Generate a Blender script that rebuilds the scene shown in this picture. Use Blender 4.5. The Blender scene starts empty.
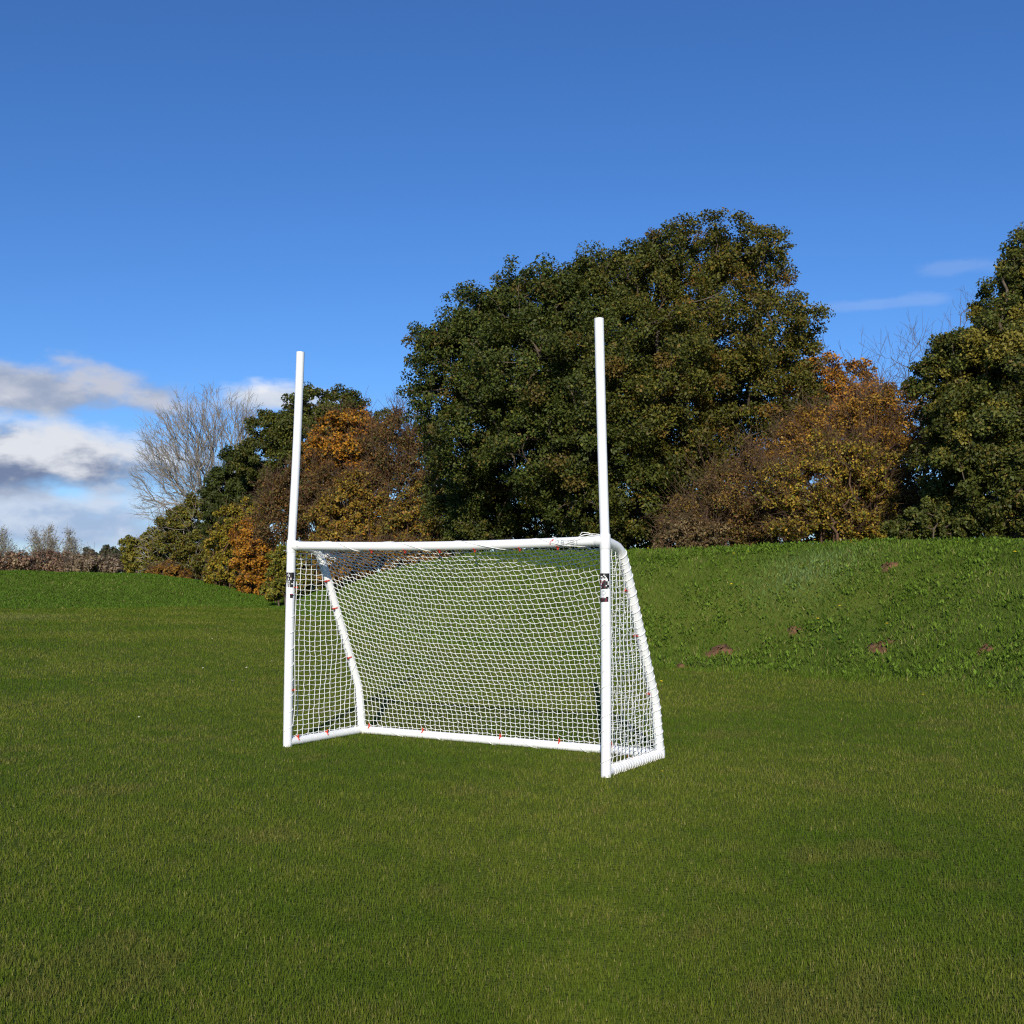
import bpy, math, random
import numpy as np
from mathutils import Vector

C = bpy.context.scene.collection
sc = bpy.context.scene
F_PX, PITCH, CAM_H = 1100.0, 0.0562, 1.744      # focal length in pixels, upward tilt, eye height

# ------------------------------------------------------------------ camera, light, sky
cam = bpy.data.objects.new('camera', bpy.data.cameras.new('camera')); C.objects.link(cam)
cam.location = (0, 0, CAM_H); cam.rotation_euler = (math.pi/2 + PITCH, 0, 0)
cam.data.sensor_width = 36; cam.data.lens = F_PX/1024*36; cam.data.clip_end = 4000; cam.data.clip_start = .05
sc.camera = cam
sc.view_settings.view_transform = 'Standard'; sc.view_settings.look = 'None'
sc.view_settings.exposure = 0.0; sc.view_settings.gamma = 1.0
sc.cycles.use_denoising = False
sc.cycles.max_bounces = 6; sc.cycles.diffuse_bounces = 3; sc.cycles.glossy_bounces = 2; sc.cycles.transmission_bounces = 3
sc.cycles.transparent_max_bounces = 4
sc.cycles.filter_width = 1.2

LIGHT = Vector((0.56, 8.05, -3.95)).normalized()   # the way the sunlight travels
sun = bpy.data.objects.new('sun', bpy.data.lights.new('sun', 'SUN')); C.objects.link(sun)
sun.rotation_euler = LIGHT.to_track_quat('-Z', 'Y').to_euler(); sun.location = (0, -20, 30)
sun.data.energy = 4.7; sun.data.angle = math.radians(0.5); sun.data.color = (1.0, .93, .80)

W = bpy.data.worlds.new('World'); sc.world = W; W.use_nodes = True
nt = W.node_tree; nt.nodes.clear()
def N(t, **kw):
    n = nt.nodes.new(t)
    for k, v in kw.items(): setattr(n, k, v)
    return n
def put(sock, v):
    if isinstance(v, bpy.types.NodeSocket): sock.id_data.links.new(v, sock)
    elif v is not None: sock.default_value = v
def M(op, a, b=None, c=None, clamp=False):
    n = N('ShaderNodeMath', operation=op, use_clamp=clamp)
    put(n.inputs[0], a); put(n.inputs[1], b); put(n.inputs[2], c)
    return n.outputs[0]
def MR(v, a, b, c=0., d=1.):
    n = N('ShaderNodeMapRange', interpolation_type='SMOOTHSTEP')
    put(n.inputs[0], v)
    for i, q in zip((1, 2, 3, 4), (a, b, c, d)): put(n.inputs[i], q)
    return n.outputs[0]
sky = N('ShaderNodeTexSky', sky_type='NISHITA', sun_disc=False)
sky.sun_elevation = math.asin(-LIGHT.z); sky.sun_rotation = math.atan2(-LIGHT.x, -LIGHT.y)
sky.air_density = 1.0; sky.dust_density = 0.0; sky.ozone_density = 8.0; sky.altitude = 0
bg = N('ShaderNodeBackground'); bg.inputs[1].default_value = 0.112
hs = N('ShaderNodeHueSaturation'); hs.inputs['Saturation'].default_value = 1.06; nt.links.new(sky.outputs[0], hs.inputs['Color'])
tint = N('ShaderNodeMix', data_type='RGBA', blend_type='MULTIPLY'); tint.inputs[0].default_value = 1; tint.inputs[7].default_value = (.95, .98, 1.12, 1)
nt.links.new(hs.outputs[0], tint.inputs[6]); nt.links.new(tint.outputs[2], bg.inputs[0])
tc = N('ShaderNodeTexCoord'); sp = N('ShaderNodeSeparateXYZ'); nt.links.new(tc.outputs['Generated'], sp.inputs[0])
az = M('ARCTAN2', sp.outputs[0], sp.outputs[1]); el = M('ARCSINE', sp.outputs[2])
cv = N('ShaderNodeCombineXYZ'); put(cv.inputs[0], az); put(cv.inputs[1], M('MULTIPLY', el, 1.9)); cv.inputs[2].default_value = 3.7
def noise(vec, scale, detail, rough=.55, off=None):
    if off is not None:
        mp = N('ShaderNodeVectorMath', operation='ADD'); nt.links.new(vec, mp.inputs[0]); mp.inputs[1].default_value = off
        vec = mp.outputs[0]
    n = N('ShaderNodeTexNoise'); nt.links.new(vec, n.inputs['Vector'])
    n.inputs['Scale'].default_value = scale; n.inputs['Detail'].default_value = detail; n.inputs['Roughness'].default_value = rough
    return n.outputs['Fac']
nz = noise(cv.outputs[0], 17, 9, .56)
nz_up = noise(cv.outputs[0], 17, 9, .56, (0.006, -0.035, 0))
def a_of(px): return math.atan((px-512)/F_PX)
def e_of(px, py): return math.atan((574-py)/F_PX*math.cos(a_of(px)))
# clouds: (centre px, half sizes px, edge noise, lit amount at base / top, opacity)
CL = [(48, 522, 172, 46, .50, (.36, .47, .68), (.62, .69, .82), .90), (30, 390, 165, 36, .62, (.34, .40, .53), (.56, .58, .66), .95), (-12, 460, 230, 52, .46, (.18, .235, .38), (.74, .77, .83), 1.), 
      (274, 397, 72, 21, .6, (.62, .68, .78), (.90, .91, .94), .95), (-330, 430, 200, 120, .8, (.3, .36, .5), (.8, .82, .88), 1.),
      (880, 302, 80, 9, .8, (.6, .68, .85), (.7, .76, .9), .13), (975, 262, 62, 12, .8, (.6, .68, .85), (.7, .76, .9), .12)]
shader = bg.outputs[0]
for (px, py, hx, hy, en, lo, hi, op) in CL:
    a0, e0 = a_of(px), e_of(px, py)
    ha, he = hx/F_PX, hy/F_PX
    dx = M('DIVIDE', M('SUBTRACT', az, a0), ha); dy = M('DIVIDE', M('SUBTRACT', el, e0), he)
    # flat-bottomed: the lower half falls off faster
    dyl = M('MULTIPLY', dy, M('ADD', 1.0, M('MULTIPLY', M('LESS_THAN', dy, 0.), .35)))
    r = M('SQRT', M('ADD', M('MULTIPLY', dx, dx), M('MULTIPLY', dyl, dyl)))
    dens = M('SUBTRACT', M('ADD', 1.0, M('MULTIPLY', M('SUBTRACT', nz, .5), 2.6*en)), r)
    fac = M('MULTIPLY', MR(dens, .0, .62), op)
    lit = M('ADD', M('MULTIPLY', dy, .75), M('ADD', .52, M('MULTIPLY', M('SUBTRACT', nz, nz_up), 2.4)))
    cr = N('ShaderNodeMix', data_type='RGBA'); put(cr.inputs[0], MR(lit, .1, 1.0))
    cr.inputs[6].default_value = (*lo, 1); cr.inputs[7].default_value = (*hi, 1)
    b2 = N('ShaderNodeBackground'); nt.links.new(cr.outputs[2], b2.inputs[0]); b2.inputs[1].default_value = 1.0
    mx = N('ShaderNodeMixShader'); put(mx.inputs[0], fac); nt.links.new(shader, mx.inputs[1]); nt.links.new(b2.outputs[0], mx.inputs[2])
    shader = mx.outputs[0]
wo = N('ShaderNodeOutputWorld'); nt.links.new(shader, wo.inputs[0])

# ------------------------------------------------------------------ helpers
def at(px, py, d):
    """point at forward distance d that lies in the direction of photo pixel (px, py)"""
    cx, cy = (px-512)/F_PX, (512-py)/F_PX
    c, s = math.cos(PITCH), math.sin(PITCH)
    v = np.array([cx, c - cy*s, s + cy*c])
    return np.array([0, 0, CAM_H]) + v*(d/v[1])
def on_ground(px, py, z=0.):
    v = at(px, py, 1.) - np.array([0, 0, CAM_H])
    return np.array([0, 0, CAM_H]) + v*((z-CAM_H)/v[2])
def tag(o, label=None, cat=None, group=None, kind=None):
    if label: o['label'] = label
    if cat: o['category'] = cat
    if group: o['group'] = group
    if kind: o['kind'] = kind
    return o
def empty(name, loc, label, cat, group=None):
    o = bpy.data.objects.new(name, None); C.objects.link(o); o.location = loc; o.empty_display_size = .3
    return tag(o, label, cat, group)
def mesh_obj(name, V, F, mat, parent=None, tint=None, smooth=False, mats=None, midx=None):
    """V (n,3) in world space, F (m,k) index array"""
    V = np.asarray(V, np.float32); F = np.asarray(F, np.int32)
    me = bpy.data.meshes.new(name)
    off = np.zeros(3, np.float32)
    if parent is not None: off = np.array(parent.location, np.float32)
    m, k = F.shape
    me.vertices.add(len(V)); me.vertices.foreach_set('co', (V-off).ravel())
    me.loops.add(m*k); me.loops.foreach_set('vertex_index', F.ravel())
    me.polygons.add(m); me.polygons.foreach_set('loop_start', np.arange(m, dtype=np.int32)*k)
    me.polygons.foreach_set('loop_total', np.full(m, k, np.int32))
    if smooth: me.polygons.foreach_set('use_smooth', np.ones(m, bool))
    if tint is not None:
        a = me.attributes.new('tint', 'FLOAT_COLOR', 'FACE')
        a.data.foreach_set('color', np.concatenate([tint, np.ones((m, 1))], 1).astype(np.float32).ravel())
    for mm in (mats or [mat]): me.materials.append(mm)
    if midx is not None: me.polygons.foreach_set('material_index', np.asarray(midx, np.int32))
    me.update(calc_edges=True); me.validate()
    o = bpy.data.objects.new(name, me); C.objects.link(o)
    if parent is not None: o.parent = parent
    return o
class MB:
    """collects quads"""
    def __init__(s): s.V, s.F, s.n = [], [], 0
    def add(s, V, F):
        s.V.append(np.asarray(V, float)); s.F.append(np.asarray(F, int)+s.n); s.n += len(V)
    def tube(s, P, r, k=8, caps=True):
        P = np.asarray(P, float); n = len(P); r = np.broadcast_to(np.asarray(r, float), (n,))
        T = np.gradient(P, axis=0); T /= np.linalg.norm(T, axis=1, keepdims=True)+1e-12
        ref = np.array([0, 0, 1.]) if abs(T[0][2]) < .9 else np.array([1., 0, 0])
        A = np.empty((n, 3)); a = np.cross(T[0], ref); a /= np.linalg.norm(a)
        for i in range(n):
            a = a - T[i]*a.dot(T[i]); a /= np.linalg.norm(a)+1e-12; A[i] = a
        B = np.cross(T, A); th = np.arange(k)*2*math.pi/k
        V = (P[:, None] + r[:, None, None]*(np.cos(th)[None, :, None]*A[:, None] + np.sin(th)[None, :, None]*B[:, None])).reshape(-1, 3)
        F = [(i*k+j, i*k+(j+1) % k, (i+1)*k+(j+1) % k, (i+1)*k+j) for i in range(n-1) for j in range(k)]
        s.add(V, F)
        if caps:                                                 # flat ends with a rim of their own
            for base, i_ in ((0, 0), (n-1, 1)):
                s.add(np.vstack([V[base*k:(base+1)*k], P[-i_][None]]), [(k, j, (j+1) % k, (j+2) % k) for j in range(0, k-1, 2)])
    def segs(s, P0, P1, R0, R1, k=3):
        """many loose tapered prisms at once"""
        P0, P1 = np.asarray(P0, float), np.asarray(P1, float); R0, R1 = np.asarray(R0, float), np.asarray(R1, float)
        T = P1-P0; T /= np.linalg.norm(T, axis=1, keepdims=True)+1e-12
        ref = np.where(np.abs(T[:, 2:3]) < .9, [[0, 0, 1.]], [[1., 0, 0]])
        A = np.cross(T, ref); A /= np.linalg.norm(A, axis=1, keepdims=True)+1e-12; B = np.cross(T, A)
        th = np.arange(k)*2*math.pi/k
        ring = np.cos(th)[None, :, None]*A[:, None] + np.sin(th)[None, :, None]*B[:, None]
        V = np.concatenate([P0[:, None]+R0[:, None, None]*ring, P1[:, None]+R1[:, None, None]*ring], 1)
        n = len(P0); base = np.arange(n)[:, None, None]*2*k; j = np.arange(k)
        F = np.stack([j, (j+1) % k, k+(j+1) % k, k+j], 1)[None]+base
        s.add(V.reshape(-1, 3), F.reshape(-1, 4))
    def build(s, name, mat, parent=None, smooth=True, tint=None):
        return mesh_obj(name, np.concatenate(s.V), np.concatenate(s.F), mat, parent, smooth=smooth, tint=tint)

# ------------------------------------------------------------------ materials
def mat(name):
    m = bpy.data.materials.new(name); m.use_nodes = True; t = m.node_tree; t.nodes.clear()
    return m, t, t.nodes.new('ShaderNodeOutputMaterial')
def plain(name, col, rough=.6, spec=.3, noise_amt=.0, nscale=20, bump=0):
    m, t, out = mat(name); p = t.nodes.new('ShaderNodeBsdfPrincipled')
    p.inputs['Base Color'].default_value = (*col, 1); p.inputs['Roughness'].default_value = rough
    p.inputs['Specular IOR Level'].default_value = spec
    t.links.new(p.outputs[0], out.inputs[0])
    if noise_amt:
        tc = t.nodes.new('ShaderNodeTexCoord'); n = t.nodes.new('ShaderNodeTexNoise'); n.inputs['Scale'].default_value = nscale; n.inputs['Detail'].default_value = 6
        t.links.new(tc.outputs['Object'], n.inputs['Vector'])
        r = t.nodes.new('ShaderNodeValToRGB'); r.color_ramp.elements[0].position = .3; r.color_ramp.elements[1].position = .7
        r.color_ramp.elements[0].color = (*[c*(1-noise_amt) for c in col], 1); r.color_ramp.elements[1].color = (*[min(1, c*(1+noise_amt)) for c in col], 1)
        t.links.new(n.outputs['Fac'], r.inputs[0]); t.links.new(r.outputs[0], p.inputs['Base Color'])
        if bump:
            b = t.nodes.new('ShaderNodeBump'); b.inputs['Strength'].default_value = bump; b.inputs['Distance'].default_value = .02
            t.links.new(n.outputs['Fac'], b.inputs['Height']); t.links.new(b.outputs[0], p.inputs['Normal'])
    return m
def leafy(name, transl=.3, rough=.55, spec=.25):
    """leaf or grass colour comes from the 'tint' each leaf carries"""
    m, t, out = mat(name); at_ = t.nodes.new('ShaderNodeAttribute'); at_.attribute_name = 'tint'
    p = t.nodes.new('ShaderNodeBsdfPrincipled'); p.inputs['Roughness'].default_value = rough; p.inputs['Specular IOR Level'].default_value = spec
    tr = t.nodes.new('ShaderNodeBsdfTranslucent'); mx = t.nodes.new('ShaderNodeMixShader'); mx.inputs[0].default_value = transl
    t.links.new(at_.outputs['Color'], p.inputs['Base Color']); t.links.new(at_.outputs['Color'], tr.inputs['Color'])
    t.links.new(p.outputs[0], mx.inputs[1]); t.links.new(tr.outputs[0], mx.inputs[2]); t.links.new(mx.outputs[0], out.inputs[0])
    return m
M_LEAF = leafy('leaf'); M_GRASS = leafy('grass_blade', .25, .7, .06)
M_BARK = plain('bark', (.11, .085, .06), .9, .1, .35, 6, .6)
M_PALE_BARK = plain('pale_bark', (.27, .24, .20), .9, .1, .3, 6, .4)
M_TWIG = plain('brown_twig', (.11, .068, .042), .9, .1, .25, 5)
M_GREY_TWIG = plain('grey_twig', (.13, .10, .075), .9, .1, .25, 5)
M_PVC = plain('white_plastic_tube', (.86, .86, .85), .38, .45, .025, 3)
M_NET = plain('white_net_cord', (.82, .82, .78), .7, .2)
M_ROPE = plain('white_rope', (.80, .79, .76), .8, .2, .08, 60)
M_RED = plain('red_clip', (.62, .05, .02), .45, .4)
M_BLACK = plain('black_print', (.012, .010, .012), .5, .4)
M_MAROON = plain('maroon_print', (.16, .012, .035), .5, .4)
M_GREYPRINT = plain('grey_print', (.42, .44, .45), .5, .4)
M_REDPRINT = plain('red_print', (.55, .04, .03), .5, .4)
M_SOIL = plain('bare_soil', (.15, .080, .042), .95, .1, .45, 9, 1.)
M_YELLOW = plain('yellow_petal', (.80, .62, .03), .6, .2)
M_STALK = plain('green_stalk', (.09, .14, .03), .7, .2)

# ------------------------------------------------------------------ the ground: one sheet to the horizon
U_ = np.array([-1500, -400, 0, 150, 200, 250, 285, 300, 345, 382, 480, 640, 872, 1024, 1400, 2500.])
DF = np.array([56, 56, 56, 57, 58, 58, 55, 48, 38, 32, 27, 21.5, 18.4, 15.4, 13, 12.])
DC = np.array([68, 68, 68, 68, 69, 68, 64, 58, 47, 41, 35, 29.5, 26, 23, 20, 19.])
ZC = np.array([1.8, 1.8, 1.77, 1.66, 1.22, .62, .22, .42, 1.22, 1.76, 2.32, 2.44, 2.56, 2.52, 2.5, 2.5])
rs = np.random.RandomState(3)
_WAV = [(rs.uniform(-1, 1, 2)*2*math.pi/w, rs.uniform(0, 6.28), a) for w, a in
        [(23, .05), (17, .05), (11, .035), (7, .022), (5, .018), (3.1, .012), (2.2, .010), (1.3, .006), (.9, .005)] for _ in range(2)]
def terrain(x, y):
    x = np.asarray(x, float); y = np.asarray(y, float)
    u = np.where(y > .3, 512+F_PX*x/np.maximum(y, .3), np.where(x < 0, -1500, 2500))
    df, dc, zc = np.interp(u, U_, DF), np.interp(u, U_, DC), np.interp(u, U_, ZC)
    d = np.hypot(x, y)*np.where(y > 0, 1, 0); d = np.where(y > .3, y, d*0)
    s = np.clip((d-df)/(dc-df), 0, 1); s = s*s*(3-2*s)
    z = zc*s
    b = np.clip((d-df+3)/6, 0, 1); amp = .12+.88*b; lawn = np.clip((np.hypot(x, y)-13)/8, 0, 1)
    w = sum(a*np.sin(k[0]*x+k[1]*y+p) for k, p, a in _WAV)
    return z + w*amp*lawn*.8
def smooth_noise(x, y, sc_, seed):
    r = np.random.RandomState(seed); v = 0
    for i in range(7):
        k = r.normal(size=2); k *= 2*math.pi/sc_/np.linalg.norm(k)*r.uniform(.6, 1.7)
        v = v+np.sin(k[0]*x+k[1]*y+r.uniform(0, 6.28))
    return v/3.2
ang_f = np.linspace(-.62, .62, 421); ang_b = np.linspace(.62, 2*math.pi-.62, 60)[1:-1]
ang = np.concatenate([ang_f, ang_b]); na = len(ang)
rad = np.concatenate([np.linspace(1.2, 13, 40)[:-1], np.geomspace(13, 110, 200), np.geomspace(110, 1800, 30)[1:]])
GX = rad[:, None]*np.sin(ang)[None]; GY = rad[:, None]*np.cos(ang)[None]
GV = np.stack([GX, GY, terrain(GX, GY)], -1).reshape(-1, 3)
nr = len(rad); i, j = np.meshgrid(np.arange(nr-1), np.arange(na), indexing='ij'); j2 = (j+1) % na
GF = np.stack([i*na+j, i*na+j2, (i+1)*na+j2, (i+1)*na+j], -1).reshape(-1, 4)
GV = np.vstack([GV, [[0, 0, 0]]])
CF = np.array([[len(GV)-1, (q+2) % na, (q+1) % na, q] for q in range(0, na-1, 2)])
m, t, out = mat('turf'); p = t.nodes.new('ShaderNodeBsdfPrincipled'); p.inputs['Roughness'].default_value = .9; p.inputs['Specular IOR Level'].default_value = .1
g = t.nodes.new('ShaderNodeNewGeometry')
def tn(scale, detail=6, stretch=None):
    n = t.nodes.new('ShaderNodeTexNoise'); n.inputs['Scale'].default_value = scale; n.inputs['Detail'].default_value = detail
    src = g.outputs['Position']
    if stretch:
        mp = t.nodes.new('ShaderNodeMapping'); mp.inputs['Scale'].default_value = stretch; t.links.new(src, mp.inputs[0]); src = mp.outputs[0]
    t.links.new(src, n.inputs['Vector']); return n.outputs['Fac']
def ramp(fac, stops):
    r = t.nodes.new('ShaderNodeValToRGB'); e = r.color_ramp.elements
    while len(e) < len(stops): e.new(.5)
    for q, (pos, col) in zip(e, stops): q.position = pos; q.color = (*col, 1)
    t.links.new(fac, r.inputs[0]); return r.outputs[0]
def mixc(f, a, b, mode='MIX'):
    n = t.nodes.new('ShaderNodeMix'); n.data_type = 'RGBA'; n.blend_type = mode
    put(n.inputs[0], f); put(n.inputs[6], a); put(n.inputs[7], b); return n.outputs[2]
fine = ramp(tn(60, 8), [(.3, (.070, .100, .013)), (.7, (.140, .175, .028))])
mid = ramp(tn(1.1, 6, (1, .5, 1)), [(.3, (.080, .105, .014)), (.7, (.110, .135, .022))])
big = ramp(tn(.12, 4, (.5, 1, 1)), [(.35, (.75, .85, .8)), (.65, (1.2, 1.12, 1.1))])
col = mixc(1.0, mixc(.5, fine, mid), big, 'MULTIPLY')
t.links.new(col, p.inputs['Base Color'])
bp = t.nodes.new('ShaderNodeBump'); bp.inputs['Strength'].default_value = .8; bp.inputs['Distance'].default_value = .05
t.links.new(tn(30, 8), bp.inputs['Height']); t.links.new(bp.outputs[0], p.inputs['Normal']); t.links.new(p.outputs[0], out.inputs[0])
tag(mesh_obj('ground', GV, np.vstack([GF[:, ::-1], CF]), m, smooth=True), kind='structure')

# ------------------------------------------------------------------ grass blades (nobody could count them)
def bank_s(x, y):
    u = 512+F_PX*x/y
    df, dc = np.interp(u, U_, DF), np.interp(u, U_, DC)
    return (y-df)/(dc-df)
def blades(name, rng, d0, d1, n, h, w, cols, cvar, keep=None, half=.60, lean=.5, power=1.):
    d = (d0**power+(d1**power-d0**power)*rng.rand(n))**(1/power); a = rng.uniform(-half, half, n)
    x, y = d*np.sin(a), d*np.cos(a)
    if keep is not None:
        k = keep(x, y, rng); x, y, d = x[k], y[k], d[k]
    n = len(x); z = terrain(x, y)
    hh = h(x, y, d)*rng.uniform(.55, 1.3, n); ww = w(x, y, d)*rng.uniform(.7, 1.3, n)
    th = rng.uniform(0, 2*math.pi, n); dx, dy = np.cos(th), np.sin(th)
    ph = rng.uniform(0, 2*math.pi, n); ln = hh*rng.uniform(.1, 1., n)*lean
    B = np.stack([x, y, z-.004], 1); off = np.stack([dx*ww/2, dy*ww/2, 0*x], 1)
    tip = B+np.stack([np.cos(ph)*ln, np.sin(ph)*ln, hh], 1)
    V = np.stack([B-off, B+off, tip], 1).reshape(-1, 3); F = np.arange(3*n).reshape(-1, 3)
    col = cols(x, y, d, rng); col = col*(1+cvar*rng.normal(size=(n, 1)).clip(-2, 2))
    return V, F, col.clip(.003, .9)
rng = np.random.RandomState(11)
def mixcol(w, a, b): return np.asarray(a)[None]*(1-w[:, None])+np.asarray(b)[None]*w[:, None]
def lawn_col(x, y, d, r):
    n1 = smooth_noise(x*.45, y, 2.6, 5); n2 = smooth_noise(x*.6, y, 9., 6); n3 = smooth_noise(x, y, .6, 8)
    w = np.clip(.45+.26*n1+.26*n2+.22*n3, 0, 1)
    c = mixcol(w, (.080, .132, .010), (.145, .172, .020))
    th_ = np.clip(smooth_noise(x*.7, y, 1.4, 41)*.9+smooth_noise(x, y, .35, 42)*.4-.8, 0, .38)[:, None]; c = c*(1-th_)+np.array([[.19, .15, .045]])*th_
    worn = (np.clip(1-np.abs(d-48)/5, 0, 1)*np.clip((95-(512+F_PX*x/y))/60, 0, 1)*.7)[:, None]; c = c*(1-worn)+np.array([[.20, .20, .06]])*worn
    straw = r.rand(len(x)) < np.clip(.06+.05*n1+.04*n3, .01, 1)
    c[straw] = np.array([.25, .22, .07])
    return c
def flat_keep(x, y, r): return bank_s(x, y) < .05
L = []
L.append(blades('a', rng, 3.0, 60, 1000000, lambda x, y, d: .026+.0009*d, lambda x, y, d: .0020+.00048*d, lawn_col, .20, flat_keep, half=.55, power=.0001))
L.append(blades('b', rng, 1.2, 5.5, 170000, lambda x, y, d: .030+0*d, lambda x, y, d: .0040+0*d, lawn_col, .20, lambda x, y, r: (np.abs(np.arctan2(x, y)) > .54) | (np.hypot(x, y) < 3.), half=1.0, power=1.4))
def bank_col(x, y, d, r):
    n1 = smooth_noise(x, y, 3.0, 15); n2 = smooth_noise(x, y, 8., 16); n3 = smooth_noise(x, y, .8, 18)
    c = mixcol(np.clip(.5+.25*n1+.25*n3, 0, 1), (.076, .134, .012), (.128, .194, .024))
    c = c*(1+.12*n2[:, None]).clip(.6, 1.4)
    far = np.clip((d-40)/12, 0, 1)
    c = c*(1-far[:, None])+np.array([[.088, .160, .017]])*far[:, None]
    u = 512+F_PX*x/y; bs = bank_s(x, y)
    lush = np.exp(-((u-835)/32)**2-((bs-.30)/.12)**2)[:, None]; pale = np.exp(-((u-808)/52)**2-((bs-.66-(u-808)*.002)/.16)**2)[:, None]*.75
    c = c*(1-lush)+np.array([[.055, .115, .016]])*lush; c = c*(1-pale)+np.array([[.165, .245, .095]])*pale
    s = r.rand(len(x)) < np.clip(.05+.06*n1, .01, 1)*(1-far*.5)
    c[s] = np.array([.26, .24, .08]); return c
def bank_keep(x, y, r): s = bank_s(x, y); return (s > -.04+.10*smooth_noise(x, y, 2., 19)+.07*smooth_noise(x, y, 7., 20)+.08*r.normal(size=len(x))) & (s < 1.6)
L.append(blades('d', rng, 14.5, 85, 900000, lambda x, y, d: .072+.02*smooth_noise(x, y, 1.5, 21)+.0004*d, lambda x, y, d: .007+.0008*d, bank_col, .25, bank_keep, power=1.0, lean=.8))
def join(Ls):
    V, F, T, n = [], [], [], 0
    for v, f, c in Ls: V.append(v); F.append(f+n); T.append(c); n += len(v)
    return np.concatenate(V), np.concatenate(F), np.concatenate(T)
V, F, T = join(L[:2])
tag(mesh_obj('lawn_grass', V, F, M_GRASS, tint=T), 'short mown olive green lawn grass under and around the goal', 'grass', kind='stuff')
V, F, T = join(L[2:])
tag(mesh_obj('bank_grass', V, F, M_GRASS, tint=T), 'longer rough green grass growing on the banks behind the lawn', 'grass', kind='stuff')
# broad-leaved weeds in the bank grass
rw = np.random.RandomState(31); VV, TT = [], []
n = 42000; d = rw.uniform(15, 45, n); a = rw.uniform(-.1, .62, n); x, y = d*np.sin(a), d*np.cos(a)
s = bank_s(x, y); w = smooth_noise(x, y, 3.2, 33)+.7*smooth_noise(x, y, 1.1, 34)
k = (s > .0) & (s < 1.3) & (rw.rand(n) < np.clip(.26+.34*w, .04, .9)); x, y = x[k], y[k]
for q in range(5):
    n = len(x); th = rw.uniform(0, 6.28, n); ln = rw.uniform(.04, .115, n); wd = ln*rw.uniform(.13, .27, n)
    dv = np.stack([np.cos(th), np.sin(th), rw.uniform(.5, 1.8, n)], 1); dv /= np.linalg.norm(dv, axis=1, keepdims=True)
    sd = np.stack([-np.sin(th), np.cos(th), 0*th], 1)
    jx, jy = x+rw.normal(size=n)*.05, y+rw.normal(size=n)*.05
    P = np.stack([jx, jy, terrain(jx, jy)+rw.uniform(.03, .09, n)], 1)
    VV.append(np.stack([P, P+dv*ln[:, None]*.5+sd*wd[:, None], P+dv*ln[:, None], P+dv*ln[:, None]*.5-sd*wd[:, None]], 1))
    TT.append(mixcol(rw.rand(n), (.10, .175, .018), (.165, .25, .032))*rw.uniform(.7, 1.25, (n, 1)))
V = np.concatenate(VV).reshape(-1, 3)
tag(mesh_obj('weeds', V, np.arange(len(V)).reshape(-1, 4), M_GRASS, tint=np.concatenate(TT)), 'broad leaved green weeds scattered through the bank grass', 'weeds', kind='stuff')

# ------------------------------------------------------------------ trees and shrubs
def grow(rng, roots, pts, alpha=.35, bend=.12, r_tip=.012, expo=2.3, rmax=1.):
    """join every point to the branch nearest to it, thicken towards the root; returns segments P0,P1,R0,R1"""
    pts = np.asarray(pts); roots = np.asarray(roots)
    nod = [q for q in roots]; par = [-1]+[i for i in range(len(roots)-1)]
    plen = list(np.concatenate([[0], np.cumsum(np.linalg.norm(np.diff(roots, axis=0), axis=1))])) if len(roots) > 1 else [0]
    A = np.zeros((len(roots)+len(pts)*3, 3)); A[:len(roots)] = roots; PL = np.zeros(len(A)); PL[:len(roots)] = plen
    n = len(roots); top = roots[-1]
    order = np.argsort(np.linalg.norm(pts-top, axis=1)*rng.uniform(.85, 1.15, len(pts)))
    for q in order:
        pnt = pts[q]; dd = np.linalg.norm(A[:n]-pnt, axis=1)
        b = int(np.argmin(dd*dd/(dd.mean()+1e-6)*1.3+dd*.5+alpha*PL[:n])); p0 = A[b]; L_ = dd[b]
        prev = b
        for f in (.35, .7, 1.):
            v = p0+(pnt-p0)*f
            if f < 1: v = v+rng.normal(size=3)*L_*bend*.5+np.array([0, 0, L_*bend*.5])
            A[n] = v; par.append(prev); PL[n] = PL[prev]+L_*.35; prev = n; n += 1
    par = np.array(par); R = np.zeros(n)
    for i in range(n-1, -1, -1):
        if R[i] == 0: R[i] = r_tip**expo
        if par[i] >= 0: R[par[i]] += R[i]
    R = np.minimum(R**(1/expo), rmax)
    i = np.nonzero(par >= 0)[0]
    return A[par[i]], A[i], np.minimum(R[par[i]], R[i]*1.6), R[i]
def twigs(rng, P, n, ln, r, up=.3, out_from=None, ow=1.9):
    """n side twigs round every point of P, two pieces each"""
    k = len(P)*n; S = np.repeat(P, n, 0)+rng.normal(size=(k, 3))*ln*.15
    D = rng.normal(size=(k, 3))
    if out_from is not None:
        o = S-out_from; D += ow*o/(np.linalg.norm(o, axis=1, keepdims=True)+1e-6)
    D[:, 2] += up; D /= np.linalg.norm(D, axis=1, keepdims=True)
    l = ln*rng.uniform(.5, 1.3, (k, 1)); D2 = D+rng.normal(size=(k, 3))*.35; mid = S+D*l*.5; end = mid+D2*l*.5
    D3 = D+rng.normal(size=(k, 3))*.6; e2 = mid+D3*l*.4
    return np.concatenate([S, mid, mid]), np.concatenate([mid, end, e2]), np.full(3*k, r), np.concatenate([np.full(k, r), np.full(2*k, r*.6)])
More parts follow.
